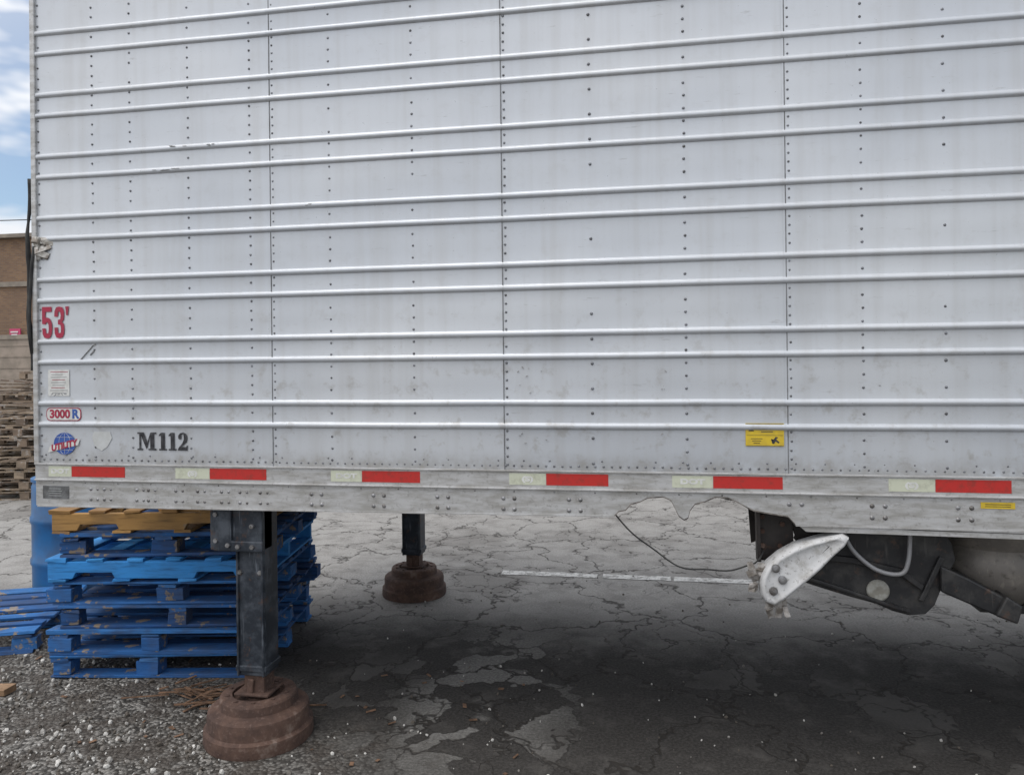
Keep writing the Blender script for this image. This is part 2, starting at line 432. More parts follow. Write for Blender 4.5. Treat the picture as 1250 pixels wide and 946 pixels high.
for s in SEAMS:
    prev = 1.265
    for rz in ribs + [ZT + hw]:
        zz0, zz1 = prev, rz - hw
        g.box((s + .004, -.0015, (zz0 + zz1) / 2), (.0035, .004, zz1 - zz0)); prev = rz + hw
g.make('panel_seams', SEAM, T)
g = Geo(); g.box(((X0 + X1) / 2, W / 2 + .006, (1.20 + ZT) / 2), (X1 - X0 - .02, W - .02, ZT - 1.20))
g.make('trailer_box', simple('far_side_skin', (.6, .62, .65), (.5, .52, .55), 3, .4, 0, 0), T)
g = Geo(); g.box(((X0 + X1) / 2, W / 2, ZT + .03), (X1 - X0 + .03, W + .03, .09)); g.make('top_rail', RAIL, T, bevel=.01)

# rivets
g = Geo(); rr = random.Random(5)
def column(x, step, r, skip=0.0, z0=1.31, off=0):
    z = z0
    while z < 4.0:
        if all(abs(z - q) > .017 for q in ribs) and rr.random() >= skip:
            dome(g, x + rr.uniform(-.0012, .0012), z + rr.uniform(-.001, .001), r, -.0008 - off)
        z += step
for x in (-2.579, -2.381, -2.083): column(x, .046, .0056, .03)
column(-1.777, .042, .0056)
for s in SEAMS:
    column(s + .017, .036, .0056, 0, 1.30)
for x in (-1.396, -1.0136, .142, .821, 2.05, 2.44, 3.3, 3.7): column(x, .052, .0062, .01)
for x in (-.242, 1.121, 1.42, 2.6): column(x, .104, .0068, 0)
column(X0 + .018, .05, .0055)
x = X0 + .03
while x < X1:
    dome(g, x, 1.296 + rr.uniform(-.001, .001), .0052, -.001); x += .0345
x = X0 + .04
while x < X1:
    if rr.random() > .25: dome(g, x, 1.318, .0042, -.001)
    x += .11
g.make('rivets', RIVET, T, True)

# lower rail
g = Geo()
g.plate([(X0 - .01, 1.276), (X0 - .01, 1.196), (X1, 1.196), (X1, 1.276)], -.012, .03)
g.box(((X0 + X1) / 2 - .005, -.014, 1.2765), (X1 - X0 + .01, .01, .008))
g.box(((X0 + X1) / 2 - .005, -.014, 1.201), (X1 - X0 + .01, .010, .007))
g.make('upper_rub_rail', RAIL, T, bevel=.0015)
tear = [(-.156, 1.094), (-.138, 1.112), (-.11, 1.118), (-.088, 1.143), (-.05, 1.154), (-.02, 1.170), (.0444, 1.176),
       (.075, 1.162), (.090, 1.132), (.106, 1.098), (.126, 1.084), (.142, 1.092), (.150, 1.122), (.170, 1.149), (.21, 1.160), (.25, 1.179), (.30, 1.178), (.34, 1.160), (.375, 1.140), (.40, 1.128), (.46, 1.118), (.53, 1.108), (.558, 1.078)]
out = [(X0 - .01, 1.1965), (X0 - .01, 1.078), (-2.2, 1.081), (-1.4, 1.086), (-.7, 1.092)] + tear + [(1.0, 1.070), (1.5, 1.064), (X1, 1.062), (X1, 1.1965)]
g = Geo(); g.plate(out, -.008, -.002); g.make('lower_rub_rail', RAIL, T, tri=True)
# edge curled inwards along tear, shadow coloured in; sill web added to darken gap
g = Geo(); tv = []; tf = []
for i, (x, z) in enumerate(tear):
    k = .5 + .5 * abs(noise.noise(Vector((x * 22, 3, 0))))
    tv += [(x, -.0085, z + .004), (x, -.0095, z - .001), (x + .002, .010, z - .004 * k), (x + .003, .035 * k + .01, z + .010 * k)]
for i in range(len(tear) - 1):
    for j in range(3): tf.append((4 * i + j, 4 * i + 4 + j, 4 * i + 5 + j, 4 * i + 1 + j))
g.add(tv, tf); g.make('torn_rail_edge', TORN, T)
g = Geo(); g.plate([(-.19, 1.19), (-.12, 1.135), (-.04, 1.168), (.05, 1.160), (.10, 1.14), (.19, 1.152), (.27, 1.164), (.34, 1.15), (.40, 1.13), (.50, 1.12), (.50, 1.19)], .075, .08); g.make('added_sill_web', UNDER, T, tri=True)
g = Geo()
g.box(((X0 - .16) / 2, .012, 1.084), (-.16 - X0, .05, .006), rot=(0, -.0066, 0))
g.box(((.56 + X1) / 2, .010, 1.070), (X1 - .56, .04, .005), rot=(0, .0012, 0))
g.plate([(.558, 1.086), (.60, 1.05), (1.0, 1.047), (1.6, 1.04), (1.6, 1.060), (1.0, 1.066)], -.004, .001)
g.make('bottom_lip', RAIL, T, tri=True)
g = Geo()
for x in (-2.60, -2.53, -2.36, -2.30, -2.16, -2.05, -1.93, -1.84, -1.74):
    for z in (1.160, 1.112):
        dome(g, x, z, .0085, -.008); dome(g, x + .035, z, .0068, -.008)
for x in (-1.47, -1.18, -.89, -.60, -.32, .56, .87, 1.18, 1.5, 1.8, 2.2, 2.6, 3.0):
    for z in (1.158, 1.112):
        if x == .56 and z < 1.12: continue
        dome(g, x - .024, z, .0095, -.008); dome(g, x + .024, z, .0095, -.008)
for i in range(60):
    dome(g, -2.8 + i * .171, 1.188, .0038, -.008)
g.make('rail_bolts', BOLT, T, True)
segs = [(-2.822, -2.698, 0), (-2.698, -2.416, 1), (-2.158, -1.985, 0), (-1.985, -1.706, 1), (-1.400, -1.2547, 0), (-1.2547, -.9885, 1),
        (-.5975, -.4393, 0), (-.4393, -.178, 1), (.079, .242, 0), (.242, .5126, 1), (.905, 1.074, 0), (1.074, 1.3427, 1),
        (1.75, 1.92, 0), (1.92, 2.19, 1), (2.6, 2.77, 0), (2.77, 3.04, 1)]
for i, (a, b, r_) in enumerate(segs):
    g = Geo(); g.plate([(a + .001, 1.2175), (b - .001, 1.2175), (b - .001, 1.2665), (a + .001, 1.2665)], -.0134, -.0118)
    g.make(('red' if r_ else 'white') + '_tape_%d' % i, TRED if r_ else TWHT, T)
    if not r_:
        text('tape_mark_%d' % i, '(S)' if i % 4 else 'DOT', (a + b) / 2, 1.242, .028, WHITEV, T, -.0138, 1.6, .0015)
g = Geo()
g.box((X0 - .004, .012, 2.66), (.026, .05, 2.78)); g.box((X0 - .020, .03, 2.66), (.02, .05, 2.76))
g.make('front_corner_post', RAIL, T, bevel=.004)
g = Geo(); pts = []
for i in range(40):
    z = 1.72 + i * .0235
    pts.append((X0 - .030 - .016 * math.sin((z - 1.72) / .92 * math.pi) - .004 * noise.noise(Vector((0, 0, z * 12))), .0 + .006 * math.sin(i * .4), z))
g.tube(pts, [.006 + .006 * abs(math.sin(i * .21)) for i in range(40)], 7)
g.tube([(X0 - .02, -.012, 1.80), (X0 - .028, -.02, 1.9), (X0 - .024, -.018, 2.05), (X0 - .012, -.016, 2.22), (X0 - .002, -.012, 2.31)], .008, 6)
g.make('torn_gasket', RUBBER, T, True)
g = Geo()
for (z, dx, a) in ((2.335, .10, .16), (2.30, .07, -.35), (2.27, .06, .25), (2.32, .03, .9)):
    g.box((X0 + .03 + dx * .2, -.012, z), (dx, .006, .03), rot=(.35 * a, a, .35), jit=.006)
g.box((X0 + .012, -.012, 2.30), (.05, .012, .10), rot=(.1, .1, -.3), jit=.006)
g.make('bent_corner_metal', simple('bare_torn_metal', (.62, .60, .56), (.25, .22, .19), 25, .35, .7, .4), T)
g = Geo()
g.tube([(-2.66, -.003, 1.76), (-2.62, -.0035, 1.80), (-2.585, -.003, 1.835), (-2.57, -.003, 1.84)], .0022, 5)
g.tube([(-2.60, -.003, 1.79), (-2.58, -.003, 1.81)], .003, 5)
r5 = random.Random(77)
for (x, z, l) in ((-2.12, 2.743, .09), (-1.95, 2.74, .06), (-2.2, 2.64, .12), (-1.5, 2.445, .05)):
    for k in range(4):
        g.box((x + r5.uniform(-l / 2, l / 2), -.0125, z + r5.uniform(-.004, .004)), (l * r5.uniform(.15, .4), .002, .002), rot=(0, r5.uniform(-.06, .06), 0))
for k in range(16):
    g.box((r5.choice((-.55, -.51, -.47, .05, .9)) + r5.gauss(0, .02), -.0022, r5.choice((1.70, 1.62, 1.41)) + r5.gauss(0, .012)), (r5.uniform(.003, .012), .002, r5.uniform(.002, .004)), rot=(0, r5.uniform(-1, 1), 0))
g.make('scratches', simple('scraped_metal', (.2, .2, .2), (.35, .34, .33), 40, .5, 0, 0), T)

# decals
def flat(name, x0, x1, z0, z1, mat, y=-.0032, th=.0012, rad=0, parent=T):
    g = Geo()
    if rad:
        pts = []
        for cx, cz, a0 in ((x1 - rad, z1 - rad, 0), (x0 + rad, z1 - rad, 90), (x0 + rad, z0 + rad, 180), (x1 - rad, z0 + rad, 270)):
            for k in range(6):
                a = R(a0 + k * 18); pts.append((cx + rad * math.cos(a), cz + rad * math.sin(a)))
    else: pts = [(x0, z0), (x1, z0), (x1, z1), (x0, z1)]
    g.plate(pts, y - th / 2, y + th / 2); return g.make(name, mat, parent)
# condensed bold 53' cut from plain outlines
g = Geo(); SX, SZ = .054, .150
def num(x0, pts, dy=0): g.plate([(x0 + px * SX, 1.872 + pz * SZ) for px, pz in pts], -.0036 - dy, -.0028 - dy)
x5 = -2.856
num(x5, [(0, 1), (.95, 1), (.95, .84), (.34, .84), (.33, .66), (.60, .66), (.82, .60), (.98, .46), (1, .30), (.96, .14), (.80, .02), (.50, 0), (.20, .02), (.04, .14), (0, .32), (.34, .32), (.37, .18), (.50, .15), (.62, .18), (.66, .30), (.64, .44), (.52, .52), (.36, .48), (.33, .44), (0, .46)])
x3 = x5 + .066
num(x3, [(0, .68), (.03, .86), (.20, .98), (.50, 1), (.80, .98), (.96, .86), (.98, .70), (.92, .58), (.76, .51), (.94, .44), (1, .30), (.96, .14), (.80, .02), (.50, 0), (.20, .02), (.04, .14), (0, .34), (.34, .34), (.37, .18), (.50, .15), (.63, .18), (.66, .30), (.62, .42), (.36, .44), (.36, .58), (.60, .60), (.64, .72), (.60, .82), (.50, .85), (.38, .82), (.34, .68)])
num(x3 + .060, [(0, 1), (.34, 1), (.24, .72), (.08, .72)])
g.make('fifty_three_foot_number', REDTXT, T, tri=True)
flat('model_decal_border', -2.838, -2.652, 1.480, 1.542, REDTXT, -.0027, .001, .02)
flat('model_decal_field', -2.834, -2.656, 1.484, 1.538, WHITEV, -.0036, .001, .018)
text('model_decal_text', "3000", -2.765, 1.511, .054, REDTXT, T, -.0048, 1.02, .0020)
text('model_decal_letter', "R", -2.682, 1.511, .058, BLUETXT, T, -.0048, 1.0, .0024)
def disc(name, x, z, rx, rz, mat, y):
    g = Geo(); g.plate([(x + rx * math.cos(2 * math.pi * k / 32), z + rz * math.sin(2 * math.pi * k / 32)) for k in range(32)], y - .0005, y + .0005); g.make(name, mat, T)
disc('globe_logo', -2.742, 1.372, .058, .052, BLUETXT, -.0030)
g = Geo()
for q in (-.55, 0, .55):
    g.tube([(-2.742 + .056 * q * math.cos(t), -.0036, 1.372 + .050 * math.sin(t)) for t in [R(-80 + 16 * k) for k in range(11)]], .0008, 4)
for q in (-.03, .03): g.tube([(-2.742 - .045, -.0036, 1.372 + q), (-2.742 + .045, -.0036, 1.372 + q)], .0008, 4)
g.make('globe_lines', WHITEV, T)
g = Geo(); g.plate([(-2.830, 1.330), (-2.668, 1.366), (-2.658, 1.396), (-2.820, 1.360)], -.0056, -.0046); g.make('logo_banner', WHITEV, T)
text('logo_text', "UTILITY", -2.744, 1.363, .040, REDTXT, T, -.0064, 1.0, .0018, 12, .2)
g = Geo(); g.plate([(-2.585, 1.43), (-2.50, 1.43), (-2.49, 1.40), (-2.515, 1.36), (-2.545, 1.34), (-2.58, 1.36), (-2.595, 1.40)], -.0026, -.0021); g.make('faded_shield_decal', GREYV, T)
flat('inspection_label', -2.826, -2.712, 1.598, 1.722, WHITEV, -.0034)
g = Geo(); g2 = Geo(); r2 = random.Random(2)
for i in range(9):
    z = 1.712 - i * .0125
    (g if i % 3 else g2).box((-2.772 + r2.uniform(-.006, .006), -.0044, z), (r2.uniform(.06, .095), .0006, .0025))
for i in range(5): g.box((-2.806 + i * .018, -.0044, 1.607 + r2.uniform(-.004, .004)), (.013, .0006, .004), rot=(0, r2.uniform(-.8, .8), 0))
g.make('label_print', simple('label_ink', (.25, .25, .27), (.35, .35, .35), 30, .6, 0, 0), T); g2.make('label_red_print', REDTXT, T)
flat('serial_plate', -2.856, -2.716, 1.112, 1.172, GREYPL, -.0092, .002)
g = Geo()
for i in range(4): g.box((-2.79, -.0106, 1.126 + i * .011), (r2.uniform(.06, .1), .0005, .0015))
g.make('serial_plate_lettering', GREYV, T)
g = Geo(); H = .083
def gl(x0, pts, k=[0]):
    k[0] += 1; yb = -.0030 - .00012 * (k[0] % 7)
    g.plate([(x0 + px * H, 1.345 + pz * H) for px, pz in pts], yb - .0003, yb)
def rc(x0, a, b, c, d): gl(x0, [(a, b), (c, b), (c, d), (a, d)])
xm = -2.357
rc(xm, .0, 0, .34, .09); rc(xm, .68, 0, 1.18, .09); rc(xm, 0, .91, .34, 1); rc(xm, .86, .91, 1.18, 1)
rc(xm, .12, .09, .22, .91); rc(xm, .80, .09, 1.04, .91)
gl(xm, [(.14, 1), (.40, 1), (.66, .32), (.56, .06)]); gl(xm, [(.60, .12), (.66, .32), (.86, .98), (.80, .98), (.57, .3)])
for x1_ in (xm + 1.32 * H, xm + 1.92 * H):
    rc(x1_, .02, 0, .50, .09); rc(x1_, .14, .09, .38, .98); gl(x1_, [(.0, .80), (.14, .80), (.14, .98), (.30, 1.0), (.02, .86)])
x2 = xm + 2.50 * H
gl(x2, [(0, 0), (.58, 0), (.60, .28), (.54, .28), (.50, .20), (.24, .20), (.02, .12)])
gl(x2, [(.02, .12), (.24, .20), (.52, .46), (.58, .62), (.58, .80), (.50, .94), (.34, 1.0), (.34, .90), (.37, .78), (.36, .60), (.28, .42)])
gl(x2, [(.34, 1.0), (.14, .96), (.03, .84), (.02, .70), (.08, .62), (.20, .62), (.22, .74), (.20, .86), (.34, .92)])
g.make('unit_number_stencil', BLACKTXT, T, tri=True)
flat('warning_sticker', .372, .520, 1.388, 1.480, YELV, -.0034)
g = Geo()
g.box((.446, -.0044, 1.478), (.144, .0006, .0012)); g.box((.446, -.0044, 1.39), (.144, .0006, .0012)); g.box((.446, -.0044, 1.432), (.14, .0006, .0012))
g.plate([(.383, 1.448), (.405, 1.448), (.394, 1.468)], -.0047, -.0042)
for i in range(3): g.box((.455, -.0044, 1.468 - i * .011), (.07 - .012 * i, .0006, .003))
for i in range(3): g.box((.415, -.0044, 1.418 - i * .009), (.045 - .01 * i, .0006, .0022))
g.plate([(.475, 1.398), (.482, 1.398), (.488, 1.408), (.498, 1.400), (.503, 1.404), (.490, 1.416), (.498, 1.424), (.488, 1.426), (.480, 1.415), (.470, 1.418)], -.0047, -.0042)
g.make('warning_sticker_print', BLACKTXT, T, tri=True)
flat('small_yellow_sticker', 1.235, 1.355, 1.158, 1.182, YELV, -.0095)
g = Geo()
for i in range(2): g.box((1.295, -.0106, 1.166 + i * .008), (.09, .0006, .002))
g.make('small_sticker_print', BLACKTXT, T)

g = Geo()
x = X0 + .2
while x < X1:
    if not (-.2 < x < .42): g.box((x, 1.3, 1.145), (.05, 2.40, .10))
    x += .31
g.box((3.6, .75, .98), (4.2, .1, .18)); g.box((3.6, 1.85, .98), (4.2, .1, .18))
g.make('floor_cross_members', UNDER, T)

# landing gear
for i, (lx, ly) in enumerate(((-1.83, .125), (-1.765, 2.335))):
    g = Geo(); sgn = 1 if i == 0 else -1
    g.box((lx, ly, .77), (.140, .13, .94))
    g.box((lx, ly, .335), (.155, .145, .03))
    g.box((lx - .062, ly - .0715, .70), (.012, .012, .80)); g.box((lx + .062, ly - .0715, .70), (.012, .012, .80))
    if i == 0:
        g.box((lx - .06, ly - sgn * .035, 1.03), (.26, .10, .30))
        g.box((lx - .12, ly - sgn * .093, .98), (.09, .014, .20)); g.box((lx + .0, ly - sgn * .093, .905), (.16, .016, .05))
    g.make('landing_leg_%d' % (i + 1), LEG, T, bevel=.006)
    if i == 0:
        g = Geo()
        for dx, dz in ((-.15, 1.05), (-.15, .93), (-.09, .91), (.03, 1.0), (.03, .905), (-.04, .905), (-.05, .78), (.05, .78)):
            g.lathe([(.011, 0), (.011, .010), (.0, .010)], (lx + dx, ly - (.10 if dz > .8 else .066) * 1.0, dz), 6, Matrix.Rotation(R(90), 3, 'X'))
        g.make('landing_leg_bolts', BOLT, T)
    g = Geo(); g.box((lx + .004, ly, .265), (.10, .10, .13)); g.box((lx, ly, .214), (.17, .15, .014)); g.box((lx - .01, ly - .058, .25), (.03, .012, .07), rot=(0, .1, 0))
    g.make('landing_leg_foot_%d' % (i + 1), RUST, T, bevel=.005)
g = Geo(); g.tube([(-1.80, .2, 1.13), (-1.765, 2.27, 1.13)], .022, 10)
g.make('landing_gear_cross_shaft', LEG, T, True)

def drum(name, x, y, sx=1.0):
    g = Geo()
    g.lathe([(0, .186), (.058, .186), (.06, .178), (.115, .178), (.118, .200), (.158, .200), (.168, .197), (.174, .188), (.178, .152), (.186, .148), (.216, .142), (.226, .134),
             (.230, .118), (.230, .068), (.236, .062), (.246, .058), (.248, .012), (.244, 0), (0, 0)], (0, 0, 0), 64)
    for k in range(10):
        a = 2 * math.pi * k / 10; g.lathe([(.010, 0), (.010, .006), (0, .006)], (.140 * math.cos(a), .140 * math.sin(a), .199), 6)
    ob = g.make(name, RUST, None, False, angle=24); ob.location = (x, y, 0); ob.scale = (sx, sx, 1.04); return ob
drum('brake_drum', -1.83, .125); drum('brake_drum', -1.765, 2.335, .96)

# suspension
g = Geo()
g.plate([(.42, 1.19), (.57, 1.19), (.575, .97), (.55, .93), (.50, .92), (.475, .895), (.425, .90)], .13, .142)
g.plate([(.42, 1.19), (.435, 1.19), (.44, .90), (.425, .90)], .085, .128)
g.box((.50, .20, 1.12), (.12, .11, .05)); g.box((.565, .19, 1.06), (.012, .08, .22))
g.plate([(.42, 1.19), (.57, 1.19), (.57, .95), (.44, .90)], .42, .432)
g.box((.66, .22, .965), (.12, .06, .06), rot=(0, .5, 0)); g.box((.62, .16, 1.02), (.08, .02, .10), rot=(0, -.3, 0))
g.make('suspension_hanger', HANGER, T, tri=True, bevel=.002)
g = Geo()
for (x, z) in ((.45, 1.08), (.45, 1.02), (.45, .96), (.52, .96), (.53, 1.05)): g.lathe([(.011, 0), (.011, .009), (0, .009)], (x, .129, z), 6, Matrix.Rotation(R(90), 3, 'X'))
g.make('hanger_bolts', RUST, T)
AO = [(.575, .845), (.60, .815), (.70, .785), (.80, .757), (.894, .734), (.955, .708), (1.018, .693), (1.08, .70), (1.115, .737), (1.15, .83), (1.195, .922), (1.18, .99), (1.141, 1.05), (.80, 1.05), (.735, 1.005), (.674, .965), (.62, .91)]
g = Geo(); g.plate(AO, .13, .15); g.plate(AO, .33, .35)
g.plate([(.70, .80), (1.03, .72), (1.10, .78), (1.14, .90), (.80, 1.0), (.68, .93)], .15, .33)
g.plate([(.62, .915), (.80, .90), (.98, .86), (1.06, .80), (1.07, .82), (.99, .885), (.80, .925), (.64, .94)], .105, .13)
g.plate([(.60, .83), (.80, .772), (.955, .722), (1.02, .706), (1.02, .722), (.955, .738), (.80, .788), (.61, .845)], .110, .13)
g.plate([(1.05, .76), (1.07, .755), (1.15, .93), (1.13, .94)], .112, .13)
g.make('suspension_arm', ARM, T, tri=True, bevel=.004)
g = Geo(); g.lathe([(.044, -.002), (.044, .008), (.036, .010), (.0, .004)], (.90, .13, .79), 24, Matrix.Rotation(R(90), 3, 'X'))
g.make('arm_bushing', simple('pale_bushing', (.34, .34, .31), (.22, .21, .18), 30, .7), T, True)
g = Geo(); pts = [(1.13, .905), (1.13, .80), (1.33, .715), (1.385, .70), (1.40, .75), (1.36, .79), (1.24, .855)]
g.plate(pts, .10, .24); g.plate([(1.32, .72), (1.40, .69), (1.42, .76), (1.36, .80)], .08, .26); g.make('radius_rod', ARM, T, tri=True, bevel=.008)
g = Geo(); pth = []
P = [Vector((.76, .085, 1.03)), Vector((.80, .085, .955)), Vector((.885, .085, .885)), Vector((.975, .085, .872)), Vector((1.005, .085, .93)), Vector((1.012, .085, 1.06))]
for i in range(len(P) - 1):
    p0, p1, p2, p3 = P[max(i - 1, 0)], P[i], P[i + 1], P[min(i + 2, len(P) - 1)]
    for k in range(8):
        t = k / 8; pth.append(.5 * ((2 * p1) + (p2 - p0) * t + (2 * p0 - 5 * p1 + 4 * p2 - p3) * t * t + (3 * p1 - p0 - 3 * p2 + p3) * t ** 3))
g.tube(pth, .009, 8); g.make('bent_pipe', PIPE, T, True)
RY = Matrix.Rotation(R(90), 3, 'X')
g = Geo()
g.lathe([(0, -.22), (.10, -.22), (.12, -.20), (.17, -.16), (.205, -.10), (.215, -.04), (.20, .01), (.19, .03), (.21, .06), (.215, .12), (.19, .17), (.13, .19), (0, .19)], (1.42, .36, .92), 48)
g.make('air_spring', DUSTY, T, False, angle=50)
g = Geo(); g.lathe([(.14, 0), (.145, .008), (.145, .02), (0, .02)], (1.42, .36, 1.11), 32); g.box((1.55, .36, .69), (.42, .16, .035))
g.make('air_spring_mount', ARM, T, False, angle=30)
# pale moulded bracket: rounded slab with a raised ridge along its upper edge
OUT = [(.424, .835), (.430, .872), (.452, .912), (.500, .955), (.560, .992), (.640, 1.020), (.735, 1.045), (.760, 1.030), (.745, 1.000), (.700, .955), (.655, .905), (.605, .858), (.555, .815), (.515, .778), (.474, .752), (.440, .765), (.426, .795)]
spine = [(.475, .84), (.475, .85), (.485, .868), (.51, .89), (.55, .918), (.60, .955), (.66, .990), (.68, 1.0), (.68, .995), (.65, .965), (.61, .93), (.57, .895), (.53, .86), (.50, .835), (.478, .815), (.472, .818), (.472, .83)]
dn = lambda x, z: .007 * noise.noise(Vector((x * 9, 0, z * 9)))
def ringl(f, y): 
    r_ = []
    for (x, z), (sx_, sz_) in zip(OUT, spine):
        xx = sx_ + (x - sx_) * f; zz = sz_ + (z - sz_) * f; r_.append((xx, y + dn(xx, zz), zz))
    return r_
rings = [ringl(1.0, .07), ringl(1.03, .03), ringl(1.02, .004), ringl(.96, -.014), ringl(.86, -.024), ringl(.70, -.026), ringl(.62, -.022), ringl(.05, -.020)]
n_ = len(OUT); vs = [v for r_ in rings for v in r_]; fs = []
for i in range(len(rings) - 1):
    for k in range(n_):
        fs.append((i * n_ + k, i * n_ + (k + 1) % n_, (i + 1) * n_ + (k + 1) % n_, (i + 1) * n_ + k))
sp = (len(rings) - 1) * n_
for k in range(8):   # close the ridge strip by strip so nothing is left open
    a, b, c_, d = k, k + 1, n_ - 2 - k, n_ - 1 - k
    if b < c_: fs.append((sp + a, sp + b, sp + c_, sp + d))
g = Geo(); g.add(vs, fs); fo = g.make('bent_fender_bracket', CRUMP, T, angle=70)
g = Geo()
for (x, z) in ((.480, .905), (.505, .86), (.470, .815)): g.lathe([(.017, -.006), (.017, .003), (.010, .004), (.010, .012), (0, .013)], (x, -.026, z), 12, RY)
g.make('bracket_bolts', BOLT, T, False)
g = Geo(); r3 = random.Random(11)
for i in range(12):
    x = r3.uniform(.385, .44); z = r3.uniform(.79, .90); g.box((x, r3.uniform(.01, .05), z), (r3.uniform(.02, .045), .004, r3.uniform(.02, .04)), rot=(r3.uniform(-.4, .4), r3.uniform(-.7, .7), r3.uniform(-.4, .4)), jit=.005)
for i in range(10):
    x = r3.uniform(.45, .53); z = r3.uniform(.715, .775); g.box((x, r3.uniform(.0, .04), z), (r3.uniform(.012, .028), .004, r3.uniform(.03, .05)), rot=(r3.uniform(-.4, .4), r3.uniform(-.3, .3), r3.uniform(-.4, .4)), jit=.004)
g.make('broken_lamp_pieces', LENS, T)
g = Geo(); A = Vector((-.15, .005, 1.095)); B = Vector((.41, .06, .895)); pth = []
for k in range(25):
    t = k / 24; p = A.lerp(B, t); p.z -= .13 * math.sin(math.pi * min(1, t)) * (1 - .25 * t) + .006 * math.sin(t * 17); pth.append(p)
pth += [Vector((.43, .06, .92)), Vector((.45, .08, .95))]
g.tube(pth, .0035, 6); g.make('hanging_wire', RUBBER, T, True)
for wi, wx in enumerate((3.3, 4.6)):
    for wy in (.02, 2.58):
        s = 1 if wy < 1 else -1; M_ = Matrix.Rotation(R(90) * s, 3, 'X')
        g = Geo()
        for o in (0, -.33):
            g.lathe([(.28, .0 + o), (.30, .012 + o), (.44, .0 + o), (.49, -.03 + o), (.505, -.06 + o), (.505, -.24 + o), (.49, -.27 + o), (.44, -.29 + o), (.28, -.29 + o)], (wx, wy, .505), 56, M_)
        g.make('tyre_%d' % wi, RUBBER, T, False, angle=35)
        g = Geo(); g.lathe([(.285, -.005), (.27, -.03), (.25, -.10), (.15, -.12), (.12, -.06), (.10, .02), (0, .03)], (wx, wy, .505), 40, M_); g.make('wheel_rim_%d' % wi, BOLT, T, False, angle=35)
    g = Geo(); g.tube([(wx, .3, .505), (wx, 2.3, .505)], .065, 16); g.box((wx, .75, .72), (.2, .12, .33)); g.box((wx, 1.85, .72), (.2, .12, .33)); g.make('axle_%d' % wi, UNDER, T, True)

# ------------------------------------------------------------------ pallets
def pallet(name, loc, rz, style, mat, w=1.2, d=1.0, h=.132, seed=0, parent=None):
    r = random.Random(seed); g = Geo()
    J = .0045
    if style == 'block':
        for yy in (-d / 2 + .05, 0, d / 2 - .05): g.box((0, yy, .011), (w - .01, .10, .019), jit=J)
        for xx in (-w / 2 + .06, r.uniform(-.06, .06), w / 2 - .06):
            for yy in (-d / 2 + .05, 0, d / 2 - .05): g.box((xx + r.uniform(-.01, .01), yy + r.uniform(-.01, .01), .056), (r.uniform(.09, .15), .095, .072), rot=(0, 0, r.uniform(-.08, .08)), jit=J)
            g.box((xx, 0, .1015), (.10, d, .018), jit=J)
        n = 7
        for i in range(n):
            if r.random() < .08 and 0 < i < n - 1: continue
            g.box((r.uniform(-.012, .012), -d / 2 + .05 + i * (d - .1) / (n - 1), .122), (w, .10 if i in (0, n - 1) else .085, .019), rot=(0, r.uniform(-.006, .006), r.uniform(-.012, .012)), jit=J)
    else:
        for yy in (-d / 2 + .02, 0, d / 2 - .02):
            hz = .094; z0 = .019
            a, b = w / 2, .14
            pts = [(-a, z0), (-a + b, z0), (-a + b + .02, z0 + .035), (-a + b + .22, z0 + .035), (-a + b + .24, z0), (a - b - .24, z0), (a - b - .22, z0 + .035), (a - b - .02, z0 + .035), (a - b, z0), (a, z0), (a, z0 + hz), (-a, z0 + hz)]
            g.plate(pts, yy - .019, yy + .019)
        for i in range(6):
            g.box((-w / 2 + .05 + i * (w - .1) / 5, 0, .122), (.12 if i in (0, 5) else .09, d + .01, .018), rot=(0, 0, r.uniform(-.01, .01)), jit=J)
        for i in range(4): g.box((-w / 2 + .05 + i * (w - .1) / 3, 0, .010), (.10, d, .018), jit=J)
    ob = g.make(name, mat, parent, tri=True, bevel=.003)
    ob.location = loc; ob.rotation_euler = (0, 0, rz); return ob
th = R(10.2)
cxw, cyw = -2.79, 1.145
rp_ = random.Random(4)
layers = [('block', PBLUE), ('block', PBLUE), ('block', PBLUE2), ('block', PBLUE), ('stringer', PLBLUE), ('block', PBLUE2), ('stringer', PORANGE)]
for i, (st, mt) in enumerate(layers):
    ox, oy = rp_.uniform(-.025, .025), rp_.uniform(-.025, .025); ww = 1.2
    if i == 6: ox -= .05; ww = 1.12
    pallet('wooden_pallet', (cxw + ox, cyw + oy, .0 + i * .1335 + .001), th + rp_.uniform(-.03, .03), st, mt, w=ww, seed=i * 7 + 1)
pallet('wooden_pallet', (-4.45, 1.10, .001), R(22), 'block', PBLUE, seed=91)
pallet('wooden_pallet', (-5.75, .70, .001), R(12), 'block', PBLUE2, seed=92)

g = Geo(); pr = [(0, 0), (.27, 0), (.285, .02), (.287, .25), (.297, .27), (.297, .30), (.287, .32), (.288, .56), (.298, .58), (.298, .61), (.288, .63), (.286, .84), (.275, .87), (.29, .88), (.29, .90), (.26, .90), (.25, .875), (0, .875)]
g.lathe(pr, (0, 0, 0), 48)
g.lathe([(.035, .875), (.035, .905), (0, .905)], (.15, 0, 0), 16)
ob = g.make('plastic_barrel', simple('blue_hdpe', (.025, .14, .34), (.035, .10, .22), 5, .4, 0, .1), None, False, angle=30); ob.location = (-4.34, 1.98, 0)

